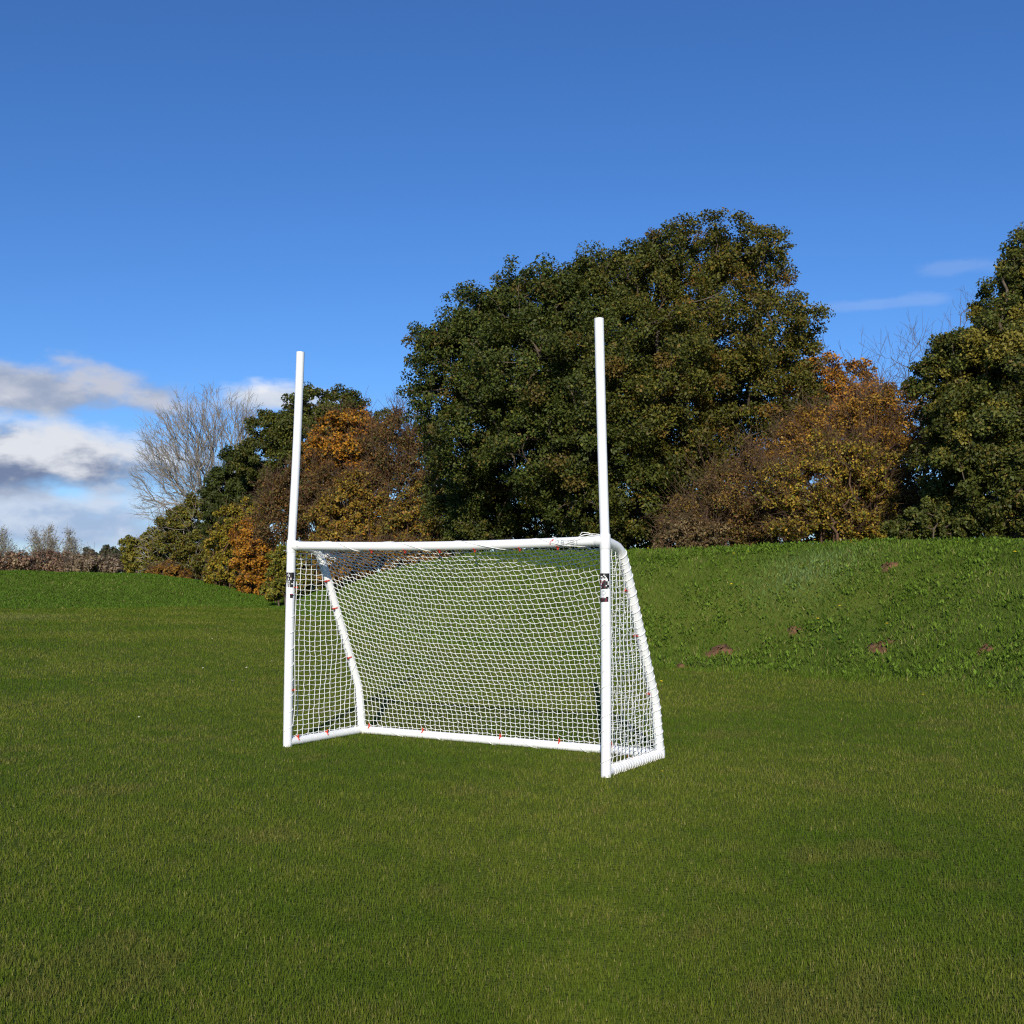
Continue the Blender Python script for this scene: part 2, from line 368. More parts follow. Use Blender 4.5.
def leaves(rng, P, size, pal, flat=.5, centre=None):
    """rhombic leaves at points P; pal = [(weight, colour), ...]"""
    n = len(P); nrm = rng.normal(size=(n, 3)); nrm[:, 2] += flat
    if centre is not None:
        o = P-centre; nrm += .9*o/(np.linalg.norm(o, axis=1, keepdims=True)+1e-6)
    nrm /= np.linalg.norm(nrm, axis=1, keepdims=True)
    a = np.cross(nrm, rng.normal(size=(n, 3))); a /= np.linalg.norm(a, axis=1, keepdims=True)+1e-9; b = np.cross(nrm, a)
    s = size*rng.uniform(.65, 1.35, (n, 1)); w = s*rng.uniform(.5, .75, (n, 1))*.5
    fold = nrm*s*rng.uniform(-.05, .2, (n, 1))
    V = np.stack([P-a*s*.5, P+b*w+fold, P+a*s*.5, P-b*w+fold], 1).reshape(-1, 3)
    wt = np.array([q[0] for q in pal], float); ch = rng.choice(len(pal), n, p=wt/wt.sum())
    col = np.array([q[1] for q in pal])[ch]*rng.uniform(.75, 1.25, (n, 1))
    return V, np.arange(4*n).reshape(-1, 4), col
def tree(name, label, cat, lobes, d, base_px, n_leaf, size, pal, group=None, seed=0, clump=.30, bark=None, crown='crown', stem='trunk',
         r_tip=.014, n_twig=0, twig_len=.5, twig_r=.008, clumps_per=1., shell=(.55, 1.02), multi=False, gap=.25, pal2=None, twig_mat=None, bark_r=.5, turning=None):
    rng = np.random.RandomState(seed+100)
    bx = at(base_px, 560, d)[0]; by = d; bz = float(terrain(bx, by))
    root = empty(name, (bx, by, bz), label, cat, group)
    cen, rad_ = [], []
    for lb in lobes:
        px, py, r = lb[:3]; dd = d+(lb[3] if len(lb) > 3 else 0.); sq = lb[4] if len(lb) > 4 else 1.
        cen.append(at(px, py, dd)); rr = r*dd/F_PX; rad_.append((rr, rr, rr*sq))
    cen = np.array(cen); rad_ = np.array(rad_); area = rad_.prod(1)**(2/3); mean_c = np.average(cen, 0, area)
    # clump centres on the lobes
    CP, CR, CL_ = [], [], []
    for li, (c, r) in enumerate(zip(cen, rad_)):
        cr = clump*(.55+.22*r[0]); k = max(10, int(clumps_per*4.6*r[0]**2/cr**2))
        D = rng.normal(size=(k, 3)); D /= np.linalg.norm(D, axis=1, keepdims=True)
        f = (shell[0]+(shell[1]-shell[0])*rng.rand(k, 1)**.5)*(1+.10*rng.normal(size=(k, 1)).clip(-1.5, 2))
        P = c+D*r*f
        P = P[P[:, 2] > terrain(P[:, 0], P[:, 1])+.05]
        P = P[rng.rand(len(P)) > gap*.6]
        CP.append(P); CR.append(np.full(len(P), cr)*rng.uniform(.6, 1.35, len(P))); CL_.append(np.full(len(P), li))
    CP = np.concatenate(CP); CR = np.concatenate(CR); CL_ = np.concatenate(CL_)
    # skeleton
    mb = MB(); zlow = cen[:, 2].min()
    if multi:
        sub = CP[rng.permutation(len(CP))[:400]]
        ns = 9; st = np.stack([bx+rng.normal(size=ns)*rad_[:, 0].max()*.35, by+rng.normal(size=ns)*rad_[:, 0].max()*.3, np.zeros(ns)], 1); st[:, 2] = terrain(st[:, 0], st[:, 1])-.05
        mb.segs(st[:-1]-[0, 0, .1], st[1:]-[0, 0, .1], np.full(ns-1, .03), np.full(ns-1, .03), 4); mb.segs(st-[0, 0, .12], st+[0, 0, .05], np.full(ns, .03), np.full(ns, .02), 4)   # shared rootstock below the turf
        own = np.argmin(np.linalg.norm(sub[:, None, :2]-st[None, :, :2], axis=2), 1)
        for q in range(ns):
            if (own == q).sum() < 2: continue
            tgt = sub[own == q].mean(0); rt = [st[q], st[q]+(tgt-st[q])*.2+np.array([0, 0, .15])]
            mb.segs(*grow(rng, rt, sub[own == q], alpha=.5, r_tip=r_tip, rmax=.06), k=4)
    else:
        hgt = max(.8, (mean_c[2]-bz)*.55); tr = [np.array([bx, by, bz-.15])]
        for f in (.35, .7, 1.): tr.append(np.array([bx, by, bz])+np.array([(mean_c[0]-bx)*.5*f+rng.normal()*.1, (mean_c[1]-by)*.5*f, hgt*f]))
        sub = CP[rng.permutation(len(CP))[:900]]
        mb.segs(*grow(rng, tr, sub, r_tip=r_tip, rmax=bark_r), k=6)
    if n_twig: mb.segs(*twigs(rng, CP[rng.permutation(len(CP))[:3200]], n_twig, twig_len, twig_r, out_from=mean_c-np.array([0, 0, 1.5])), k=3)
    mb.build(stem, bark or M_BARK, root)
    # leaves round the clump centres
    if n_leaf:
        n_leaf = int(n_leaf*1.7); wts = CR**2; idx = rng.choice(len(CP), n_leaf, p=wts/wts.sum())
        G = rng.normal(size=(n_leaf, 3)); G /= (np.linalg.norm(G, axis=1, keepdims=True)+1e-9); G *= rng.rand(n_leaf, 1)**.45
        P = CP[idx]+G*CR[idx][:, None]*np.array([1, 1, .8]); ok = P[:, 2] > terrain(P[:, 0], P[:, 1])+.03; P = P[ok]; idx = idx[ok]
        V, F_, col = leaves(rng, P, size, pal, .5, cen[CL_[idx]])
        ctone = rng.uniform(.8, 1.2, (len(CP), 1))[idx]; col = col*ctone
        if pal2 is not None:      # whole sprays that have turned colour
            turned = rng.rand(len(CP)) < pal2[0]; tm = turned[idx]; col[tm] = np.array(pal2[1])*rng.uniform(.7, 1.25, (tm.sum(), 1))
        if turning is not None:   # one side of the crown has begun to turn
            t2 = np.clip((P[:, 0]-bx-turning[0])/turning[1]+.18*np.sin(P[:, 2]*1.3+P[:, 0]*.9), 0, 1)[:, None]; col = col*((1-t2)*np.array(turning[2])+t2*np.array(turning[3]))
        mesh_obj(crown, V, F_, M_LEAF, root, tint=col)
    return root
G_DARK = [(5, (.064, .078, .014)), (3, (.104, .116, .020)), (1.4, (.155, .140, .024)), (.5, (.19, .13, .03))]
G_OLIVE = [(4, (.16, .155, .026)), (3, (.11, .125, .025)), (2, (.26, .20, .03)), (1, (.19, .11, .03))]
GOLD = [(4, (.32, .20, .025)), (3, (.25, .17, .03)), (2, (.15, .14, .03)), (1.5, (.30, .13, .02)), (.7, (.46, .32, .04))]
ORANGE = [(4, (.44, .185, .018)), (3, (.50, .25, .022)), (2, (.22, .095, .025)), (1, (.15, .12, .03))]
RUSSET = [(4, (.30, .145, .026)), (3, (.38, .20, .028)), (2, (.14, .08, .03)), (2, (.32, .20, .03))]
YGREEN = [(4, (.27, .22, .025)), (3, (.165, .165, .025)), (2, (.30, .22, .03)), (1, (.08, .10, .02))]
BROWN = [(3, (.19, .095, .038)), (2, (.13, .085, .03)), (1.5, (.25, .15, .032)), (1.2, (.10, .105, .025))]

OAK = [(452, 362, 40, 0), (440, 398, 36, 0), (478, 322, 38, 0), (530, 302, 40, 0), (580, 305, 43, 0), (516, 372, 56, -2), (592, 384, 62, -3), (468, 436, 40, -1),
       (640, 285, 46, 0), (690, 260, 42, 0), (732, 248, 36, 0), (764, 256, 28, .5), (650, 362, 66, -3.2), (722, 338, 60, -2), (782, 322, 38, 0), (800, 352, 28, 0),
       (745, 395, 52, -2), (672, 432, 58, -3.2), (602, 452, 54, -3.2), (535, 446, 46, -2.4), (640, 500, 46, -2.6), (580, 502, 38, -2.0), (686, 496, 40, -1.5),
       (500, 492, 38, 1.5), (775, 385, 36, -.5), (815, 392, 17, .5), (620, 350, 95, 3.2), (712, 318, 82, 3.), (520, 370, 78, 3.2), (600, 470, 90, 4.5), (700, 440, 70, 3.5)]
tree('oak_tree', 'huge spreading dark green oak, the largest tree, behind the bank and right upright', 'tree', OAK+[(424, 374, 20, 0), (432, 346, 24, 0), (505, 370, 40, -.5), (490, 345, 34, 1), (552, 298, 34, 0), (502, 305, 28, .5), (464, 334, 28, 0), (520, 462, 64, 4), (470, 432, 48, 3.5), (560, 430, 70, 4.5), (640, 420, 90, 5), (470, 505, 44, 4), (720, 480, 60, 4), (662, 266, 34, 0), (612, 288, 38, .5), (560, 320, 44, 0), (470, 470, 36, 1.5), (455, 452, 26, 0), (560, 480, 40, 1)], 42, 612, 330000, .115, G_DARK, seed=1, clump=.42, gap=.30,
     pal2=(.05, (.17, .115, .025)), bark_r=.45, r_tip=.016, turning=(-2., 6., (.80, .90, .88), (1.22, 1.04, .85)))
tree('oak_tree', 'tall dark green oak with yellowing leaves cut off by the right edge', 'tree',
     [(998, 314, 26), (962, 352, 28), (930, 380, 20), (1014, 275, 16), (1036, 305, 38, .5), (1020, 246, 15), (960, 372, 34, -.3), (1000, 372, 52, -.8), (932, 392, 22), (1045, 420, 80, .5), (958, 446, 40, -.8), (1012, 490, 58, -1.2),
      (950, 492, 32, .5), (992, 436, 52, -1.2), (990, 338, 20), (1060, 340, 70, 1.5), (1080, 480, 70, 0), (1000, 430, 70, 2.0), (1045, 265, 40, 1)], 30, 1020, 150000, .092, G_DARK, seed=2, clump=.36, gap=.36,
     pal2=(.20, (.24, .20, .03)), bark_r=.3)
tree('bare_tree', 'thin bare grey twigged tree rising behind the right edge oak', 'tree', [(900, 385, 50, 0), (945, 358, 38, 0), (975, 326, 24, 0), (870, 420, 45, 0), (930, 400, 60, 0)], 38, 945, 0, .1, G_DARK, seed=3,
     bark=M_GREY_TWIG, n_twig=2, twig_len=.8, twig_r=.005, clump=.5, gap=.5, r_tip=.006, bark_r=.08)
tree('autumn_tree', 'bright orange autumn tree between the large oak and the brown thicket', 'tree', [(818, 378, 26), (848, 388, 28), (872, 412, 32), (795, 398, 30), (840, 425, 40), (862, 440, 40), (800, 440, 34)], 47, 835, 26000, .13, ORANGE, seed=4,
     clump=.34, gap=.35, n_twig=1, twig_len=.7, twig_r=.008, bark=M_TWIG, bark_r=.15)
tree('russet_shrub', 'tall russet brown thicket left of the right edge oak', 'shrub', [(820, 440, 34, 1), (790, 455, 30, 1), (885, 428, 44), (905, 470, 44), (862, 452, 38), (900, 505, 40), (870, 500, 45), (925, 430, 28)], 37, 890, 34000, .095, RUSSET+[(3, (.40, .24, .03))], seed=5, multi=True,
     crown='foliage', stem='stems', clump=.34, gap=.3, n_twig=3, twig_len=.8, twig_r=.007, bark=M_TWIG)
tree('yellow_shrub', 'yellow leaved bush in front of the russet thicket', 'shrub', [(822, 480, 42), (852, 508, 36), (795, 510, 32), (872, 470, 30), (835, 525, 30), (780, 485, 25), (878, 520, 26), (845, 455, 30)], 33, 828, 17000, .085, YGREEN+[(4, (.24, .13, .03)), (4, (.44, .28, .03))], seed=6, multi=True,
     crown='foliage', stem='stems', clump=.30, gap=.35, n_twig=4, twig_len=.5, twig_r=.006, bark=M_TWIG)
tree('bramble_thicket', 'dark brown leafless thicket at the right foot of the large oak', 'shrub', [(730, 500, 38), (752, 478, 28), (708, 518, 30), (760, 518, 30), (690, 530, 18), (740, 525, 26)], 34.5, 740, 15000, .07, BROWN+[(1.5, (.30, .20, .03))], seed=7, multi=True,
     crown='foliage', stem='stems', clump=.42, gap=.4, n_twig=4, twig_len=.95, twig_r=.006, bark=M_TWIG)
tree('dry_bramble', 'low straw brown dry bramble on the bank top right of the upright', 'shrub', [(672, 536, 14), (690, 533, 15), (708, 536, 13), (655, 540, 10)], 31, 684, 2600, .08, [(3, (.24, .16, .07)), (2, (.13, .10, .04))], seed=8, multi=True,
     crown='foliage', stem='stems', clump=.3, gap=.5, n_twig=3, twig_len=.5, twig_r=.005, bark=M_TWIG)
tree('low_bush', 'low green bush on the bank top below the right edge oak', 'shrub', [(915, 526, 16), (935, 520, 18), (895, 532, 12), (958, 524, 18)], 29, 925, 7000, .085, G_DARK+[(2, (.12, .14, .03))], seed=9, multi=True, crown='foliage', stem='stems', clump=.22, gap=.25)
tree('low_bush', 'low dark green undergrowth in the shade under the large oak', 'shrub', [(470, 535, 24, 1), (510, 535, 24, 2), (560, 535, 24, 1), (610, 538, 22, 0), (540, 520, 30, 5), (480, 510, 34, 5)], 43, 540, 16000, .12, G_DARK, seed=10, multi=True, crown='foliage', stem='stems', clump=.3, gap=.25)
# left of the large oak
tree('evergreen_tree', 'dark green round topped tree behind the top of the left upright', 'tree', [(335, 408, 22), (312, 408, 22), (288, 422, 22), (350, 412, 18), (268, 430, 18), (300, 440, 34), (345, 440, 26), (262, 462, 24), (300, 480, 36), (385, 425, 14)], 70, 305, 50000, .155, G_DARK, seed=11,
     clump=.5, gap=.28, bark_r=.3)
tree('evergreen_tree', 'smaller dark green tree in front of the bare tree left of the upright', 'tree', [(238, 470, 22), (225, 488, 20), (255, 490, 26), (245, 515, 28), (270, 475, 18), (225, 525, 22), (215, 505, 14)], 73, 245, 30000, .155, [(5, (.056, .073, .015)), (2, (.085, .10, .02))], seed=12,
     clump=.45, gap=.3, bark_r=.25)
tree('autumn_tree', 'orange brown autumn tree just right of the left upright', 'tree', [(350, 425, 22), (335, 440, 26), (368, 440, 24), (325, 462, 24), (360, 468, 30), (352, 448, 30)], 62, 350, 15000, .17, ORANGE+[(2, (.12, .10, .03))], seed=13, clump=.4, gap=.35, n_twig=1, twig_len=.9, twig_r=.011, bark=M_TWIG, bark_r=.2)
tree('bare_thicket', 'purplish brown bare thicket between the orange tree and the large oak', 'shrub', [(405, 432, 22), (385, 460, 30), (415, 465, 26), (400, 490, 30), (425, 440, 20), (375, 495, 28), (435, 480, 24)], 60, 402, 16000, .12, BROWN+[(1, (.10, .11, .03))], seed=14, multi=True, crown='foliage', stem='stems',
     clump=.5, gap=.15, n_twig=4, twig_len=1.1, twig_r=.011, bark=M_TWIG)
tree('bare_thicket', 'dark brown bare thicket crossed by the left upright', 'shrub', [(285, 490, 24), (310, 490, 26), (278, 520, 26), (305, 525, 28), (325, 500, 22), (318, 558, 22)], 60, 298, 18000, .12, BROWN, seed=15, multi=True, crown='foliage', stem='stems',
     clump=.5, gap=.15, n_twig=4, twig_len=1.0, twig_r=.010, bark=M_TWIG)
tree('golden_shrub', 'golden brown leafy shrub above the left half of the crossbar', 'shrub', [(348, 505, 26), (335, 525, 26), (370, 515, 26), (352, 540, 28), (380, 535, 22), (325, 545, 18), (355, 485, 14)], 52, 352, 18000, .13, GOLD, seed=16, multi=True, crown='foliage', stem='stems', clump=.36, gap=.3, n_twig=2, twig_len=.6, twig_r=.009, bark=M_TWIG)
tree('golden_shrub', 'olive gold leafy shrub against the dark shade of the large oak', 'shrub', [(425, 500, 24), (410, 520, 24), (438, 520, 20), (420, 540, 26), (398, 535, 18), (445, 500, 13)], 48, 420, 14000, .125, GOLD+[(3, (.13, .13, .03))], seed=17, multi=True, crown='foliage', stem='stems', clump=.34, gap=.3, n_twig=2, twig_len=.6, twig_r=.009, bark=M_TWIG)
tree('russet_shrub', 'low red brown shrub seen through the top left of the net', 'shrub', [(375, 560, 20), (400, 556, 18), (350, 565, 22), (425, 553, 16), (330, 570, 16), (450, 550, 14)], 47, 380, 9000, .12, RUSSET, seed=18, multi=True, crown='foliage', stem='stems', clump=.34, gap=.2, n_twig=4, twig_len=.6, twig_r=.009, bark=M_TWIG)
tree('orange_shrub', 'bright orange brown leafy shrub left of the left post', 'shrub', [(252, 555, 20), (256, 578, 20), (246, 535, 16), (266, 560, 16), (262, 592, 12), (244, 590, 10)], 66, 255, 14000, .15, ORANGE+[(2, (.40, .22, .03))], seed=19, multi=True, crown='foliage', stem='stems', clump=.36, gap=.3, n_twig=1, twig_len=.6, twig_r=.01, bark=M_TWIG)
tree('yellow_shrub', 'yellow green leafy shrub at the foot of the smaller dark tree', 'shrub', [(235, 525, 20), (222, 545, 16), (226, 565, 18), (238, 578, 12), (250, 515, 14), (216, 575, 10)], 68, 230, 13000, .15, YGREEN+[(5, (.40, .27, .025))], seed=20, multi=True, crown='foliage', stem='stems', clump=.36, gap=.3, n_twig=1, twig_len=.6, twig_r=.01, bark=M_TWIG)
tree('low_bush', 'dark olive bush on the grass touching the left post', 'shrub', [(282, 578, 14), (290, 570, 14), (276, 590, 10), (300, 580, 14), (300, 560, 16), (285, 560, 14), (312, 575, 12), (272, 590, 9)], 57.5, 288, 13000, .14, YGREEN+[(4, (.13, .15, .02))], seed=21, multi=True, crown='foliage', stem='stems', clump=.3, gap=.25)
tree('lichen_tree', 'olive tree with pale lichen covered branches below the bare tree', 'tree', [(178, 530, 20), (200, 520, 22), (170, 550, 20), (205, 548, 22), (190, 565, 22), (215, 535, 14), (160, 565, 14), (205, 575, 12)], 76, 192, 28000, .16, G_OLIVE, seed=22, clump=.42, gap=.3, n_twig=1, twig_len=1.2, twig_r=.016, bark=M_PALE_BARK, bark_r=.12)
tree('yellow_shrub', 'rounded olive yellow bush at the left end of the tree line', 'shrub', [(140, 548, 13), (152, 542, 12), (132, 560, 12), (148, 562, 14), (128, 545, 8), (158, 555, 14), (165, 545, 16)], 78, 143, 14000, .16, YGREEN+[(3, (.11, .12, .025))], seed=23, multi=True, crown='foliage', stem='stems', clump=.4, gap=.28)
tree('russet_shrub', 'small russet bush on the left mound below the bare tree', 'shrub', [(165, 570, 9), (155, 573, 7), (174, 573, 8), (185, 577, 7)], 72.5, 167, 3500, .12, RUSSET+[(2, (.34, .17, .03))], seed=24, multi=True, crown='foliage', stem='stems', clump=.25, gap=.2, n_twig=2, twig_len=.4, twig_r=.01, bark=M_TWIG)
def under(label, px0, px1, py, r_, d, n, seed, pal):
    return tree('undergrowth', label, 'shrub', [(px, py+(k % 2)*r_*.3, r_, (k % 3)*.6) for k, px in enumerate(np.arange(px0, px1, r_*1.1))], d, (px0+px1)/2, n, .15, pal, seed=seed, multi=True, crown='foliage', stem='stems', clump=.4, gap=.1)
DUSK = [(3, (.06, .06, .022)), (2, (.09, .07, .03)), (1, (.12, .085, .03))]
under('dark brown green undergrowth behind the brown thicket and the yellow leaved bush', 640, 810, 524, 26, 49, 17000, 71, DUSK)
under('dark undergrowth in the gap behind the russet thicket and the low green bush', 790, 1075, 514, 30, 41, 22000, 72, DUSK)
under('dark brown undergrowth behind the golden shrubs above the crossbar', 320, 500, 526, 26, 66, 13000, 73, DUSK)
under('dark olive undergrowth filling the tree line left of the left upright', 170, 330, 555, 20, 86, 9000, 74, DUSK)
# the big bare tree
def bare(name, label, lobes, d, base_px, npts, seed, bark, r_tip, tl, tr_, ntw, rmax=.28, cat='tree', leaf=None, alpha=.45, shell=.42):
    rng = np.random.RandomState(seed); bx = at(base_px, 560, d)[0]; bz = float(terrain(bx, d)); root = empty(name, (bx, d, bz), label, cat)
    P = []
    for (px, py, r, dd) in lobes:
        c = at(px, py, d+dd); rr = r*d/F_PX; k = int(npts*r*r/sum(l[2]**2 for l in lobes)); D = rng.normal(size=(k, 3)); D /= np.linalg.norm(D, axis=1, keepdims=True)
        P.append(c+D*rr*rng.rand(k, 1)**shell)
    P = np.concatenate(P); P = P[P[:, 2] > bz+1.2]; mc = P.mean(0); b0 = np.array([bx, d, bz-.2]); h = (P[:, 2].min()-bz)*.8
    tr = [b0, b0+[.1, 0, h*.5], b0+(mc-b0)*np.array([.25, .25, 0])+[0, 0, h], b0+(mc-b0)*np.array([.5, .5, 0])+[0, 0, h*1.35]]
    mb = MB(); S = grow(rng, tr, P, alpha=alpha, bend=.05, r_tip=r_tip, expo=2.5, rmax=rmax); mb.segs(*S, k=4)
    mb.segs(*twigs(rng, P, ntw, tl, tr_, up=.35, out_from=tr[-1], ow=3.2), k=3)
    mb.build('trunk', bark, root)
    if leaf:
        n, size, pal = leaf; q = P[rng.choice(len(P), n)]+rng.normal(size=(n, 3))*tl*.5; V, F_, col = leaves(rng, q, size, pal); mesh_obj('crown', V, F_, M_LEAF, root, tint=col)
    return root
bare('bare_tree', 'large leafless pale grey tree against the clouds on the left', [(192, 462, 56, 0), (222, 436, 44, 0), (176, 490, 40, 0), (232, 470, 44, 1), (205, 455, 60, 0)], 84, 226, 640, 41, M_PALE_BARK, .019, .95, .0115, 5, alpha=.9, shell=.22)
# far left
for kx, ky, kr, hh, sd, lb in ((50, 545, 13, 0, 51, 'pale half bare poplar, tallest in the middle of the far left trio'), (36, 549, 9, 0, 52, 'short thin half bare poplar on the left of the far left trio'),
                           (70, 549, 11, 0, 53, 'pale half bare poplar on the right of the far left trio'), (3, 547, 12, 0, 54, 'pale half bare poplar cut off by the left edge')):
    bare('poplar_tree', lb, [(kx, ky-4, kr*.55, 0), (kx-1, ky-13, kr*.35, 0), (kx+2, ky+4, kr*.6, 0), (kx-3, ky+11, kr*.6, 0)], 125, kx, 110, sd, M_PALE_BARK, .014, .8, .014, 3, rmax=.12, leaf=(700, .17, [(2, (.30, .25, .10)), (1, (.22, .20, .08))]))
def hedge(name, label, px0, px1, d, top, seed, pal, n, cat='hedge', amp=3):
    rng = np.random.RandomState(seed); lob = []
    for k, px in enumerate(np.arange(px0, px1, 9.)): lob.append((px+rng.uniform(-3, 3), top+11+rng.uniform(-amp, amp), 8+rng.uniform(-1, 2), rng.uniform(-1.5, 1.5))); lob.append((px, top+19, 10, 0))
    return tree(name, label, cat, lob, d, (px0+px1)/2, n, .24, pal, seed=seed, multi=True, crown='foliage', stem='stems', clump=.6, gap=.2, n_twig=3, twig_len=.9, twig_r=.014, bark=M_GREY_TWIG)
hedge('hedgerow', 'long red brown bare hedgerow beyond the left mound', -110, 78, 108, 551, 61, [(3, (.30, .17, .11)), (2, (.27, .19, .12)), (1, (.28, .22, .11))], 15000)  # leaf palette lightened to stand in for distance haze
hedge('hedgerow', 'grey brown bare hedgerow beside the rounded olive yellow bush', 80, 130, 100, 553, 62, [(3, (.28, .20, .13)), (2, (.24, .18, .12)), (1, (.27, .22, .11))], 5500)  # distance haze painted into these paler leaf colours as well
for kx, ky, r_, sd, lb in ((88, 556, 9, 63, 'small far dark tree above the grey brown hedgerow'), (110, 552, 8, 64, 'far dark green tree with two crowns beside the olive yellow bush')):
    tree('far_tree', lb, 'tree', [(kx, ky, r_*.8), (kx+6, ky+3, r_*.7), (kx-7, ky+5, r_*.7), (kx, ky+9, r_)], 165, kx, 3500, .3, [(3, (.06, .075, .035)), (2, (.09, .085, .04))], seed=sd, clump=.6, gap=.2, bark_r=.2)

# ------------------------------------------------------------------ soil patches, dandelions, fallen leaves
def ground_hit(px, py):
    lo = 5.
    for d in np.arange(5, 90, .04):
        q = at(px, py, d)
        if q[2] <= terrain(q[0], q[1]): return q
    return at(px, py, 90)
for px, py, wpx, lb in ((880, 648, 14, 'largest reddish brown molehill, halfway up the right bank'), (720, 652, 15, 'wide flat reddish brown molehill near the foot of the bank right of the goal'), (680, 668, 5, 'small reddish molehill at the foot of the bank just right of the goal'),
                       (793, 632, 7, 'faint small molehill in the middle of the right bank'), (888, 568, 9, 'reddish bare soil patch near the top of the right bank'), (985, 651, 7, 'small dark molehill nearest the right edge')):
    q = ground_hit(px, py); r = wpx*q[1]/F_PX; rr = np.random.RandomState(px)
    k, nrg = 20, 6; V = [[q[0], q[1], terrain(q[0], q[1])+.085]]
    for i_ in range(1, nrg+1):
        for j_ in range(k):
            th = j_*2*math.pi/k; e = r*i_/nrg*(1+.3*math.sin(3*th+px)+.18*rr.normal()); x_, y_ = q[0]+math.cos(th)*e, q[1]+math.sin(th)*e*1.1
            V.append([x_, y_, terrain(x_, y_)+.070*(1-(i_/nrg)**2)+.014*rr.normal()+(.0 if i_ < nrg else -.05)])
    F_ = [[1+i_*k+j_, 1+i_*k+(j_+1) % k, 1+(i_+1)*k+(j_+1) % k, 1+(i_+1)*k+j_] for i_ in range(nrg-1) for j_ in range(k)]+[[0, 1+j_, 1+(j_+1) % k, 1+(j_+2) % k] for j_ in range(0, k, 2)]
    V = np.array(V); V[:, :2] -= q[:2]; z0 = float(terrain(q[0], q[1])); V[:, 2] -= z0
    o = mesh_obj('molehill', V, np.array(F_), M_SOIL, smooth=False); o.location = (q[0], q[1], z0); tag(o, lb, 'molehill', 'molehills on the right bank')
def dandelion_mesh():
    mb = MB(); mb.tube([[0, 0, 0], [.004, 0, .05], [.006, .002, .11]], .003, 6)
    stalk = (np.concatenate(mb.V), np.concatenate(mb.F))
    VV = []
    for ring, (l, up, c) in enumerate(((.028, .35, 14), (.021, .8, 10), (.012, 1.8, 7))):
        for q in range(c):
            th = q*2*math.pi/c+ring*.3; dv = np.array([math.cos(th), math.sin(th), up]); dv /= np.linalg.norm(dv); sd = np.array([-math.sin(th), math.cos(th), 0])*.0045; p0 = np.array([.006, .002, .11])
            VV.append([p0-sd*.5, p0+dv*l*.8-sd, p0+dv*l, p0+dv*l*.8+sd])
    V2 = np.array(VV).reshape(-1, 3)
    return stalk, (V2, np.arange(len(V2)).reshape(-1, 4))
DST, DHD = dandelion_mesh(); proto = None
for px, py in ((749, 557), (733, 559), (732, 590), (840, 613), (816, 625), (886, 631), (825, 551), (1015, 558), (641, 560), (647, 553), (926, 705), (660, 690), (664, 781), (848, 622), (958, 548), (700, 600), (770, 580)):
    q = ground_hit(px, py); sc_ = 1.15 if q[1] > 12 else .7
    if proto is None:
        proto = empty('dandelion', (0, 0, 0), 'small yellow dandelion flowering in the grass right of the goal', 'flower', 'dandelions in the grass')
        mesh_obj('stalk', DST[0], DST[1], M_STALK, proto); mesh_obj('flower_head', DHD[0], DHD[1], M_YELLOW, proto); o = proto
    else:
        o = proto.copy(); C.objects.link(o)
        for ch in list(proto.children):
            c_ = ch.copy(); C.objects.link(c_); c_.parent = o
    o.location = (q[0], q[1], float(terrain(q[0], q[1]))); o.scale = (sc_,)*3; o.rotation_euler = (random.Random(px).uniform(-.2, .4), random.Random(py).uniform(-.3, .3), px*1.7)
PALE = plain('pale_dry_leaf', (.62, .56, .42), .7, .2, .2, 40)
LV = np.array([[-.03, 0, 0], [-.012, -.016, .006], [.012, -.018, .010], [.036, 0, .004], [.012, .018, .014], [-.012, .016, .008]])
for px, py in ((203, 670), (246, 670), (232, 683), (101, 702), (116, 713), (201, 715), (139, 720), (212, 640), (272, 663), (746, 795)):
    q = ground_hit(px, py); rr = random.Random(px*7)
    o = mesh_obj('fallen_leaf', LV*rr.uniform(.7, 1.1)*(.55 if q[1] < 12 else 1.), np.array([[0, 1, 4, 5], [1, 2, 3, 4]]), PALE); o.location = (q[0], q[1], float(terrain(q[0], q[1]))+.035)
    o.rotation_euler = (rr.uniform(-.6, .6)+.5, rr.uniform(-.5, .5), rr.uniform(0, 6)); tag(o, 'small pale dry leaf lying on the mown lawn', 'leaf', 'fallen leaves on the lawn')

# ------------------------------------------------------------------ the goal
FLb, FRb = on_ground(287.5, 746.5), on_ground(606, 777); BLb, BRb = on_ground(361.8, 733.5), on_ground(660, 758.5)
def on_plane(px, py, p0, p1):
    n_ = np.cross(p1-p0, [0, 0, 1.]); o_ = np.array([0, 0, CAM_H]); v = at(px, py, 1.)-o_
    return o_+v*(np.dot(p0-o_, n_)/np.dot(v, n_))
FLj, FLt = on_plane(291.5, 545.5, FLb, FRb), on_plane(300.5, 352, FLb, FRb)
FRj, FRt = on_plane(605, 540.5, FLb, FRb), on_plane(599, 318.5, FLb, FRb)
RT = .043
up = np.array([0, 0, RT])
for q in (FLb, FRb, BLb, BRb): q += up*0
GOAL = empty('goal', tuple(FLb*.5+FRb*.5), 'white plastic goal with net and two tall uprights standing on the lawn', 'goal')
mb = MB()
def side(f, b, k_, q_, j_, s_):
    """strut from the crossbar corner back and down to the rear base corner"""
    kink = on_plane(*k_, f, b); shoulder = on_plane(*q_, f, b)
    start = j_.copy()
    pts = [start, start+(shoulder-start)*.5, start+(shoulder-start)*.86, shoulder+(kink-shoulder)*.05+np.array([0, 0, -.02])]
    for f_ in (.2, .4, .6, .8, .93): pts.append(shoulder+(kink-shoulder)*f_)
    e_ = b+up; pts += [kink+(e_-kink)*.07+(b-f)/np.linalg.norm(b-f)*.006, kink+(e_-kink)*.25, e_]
    return np.array(pts)
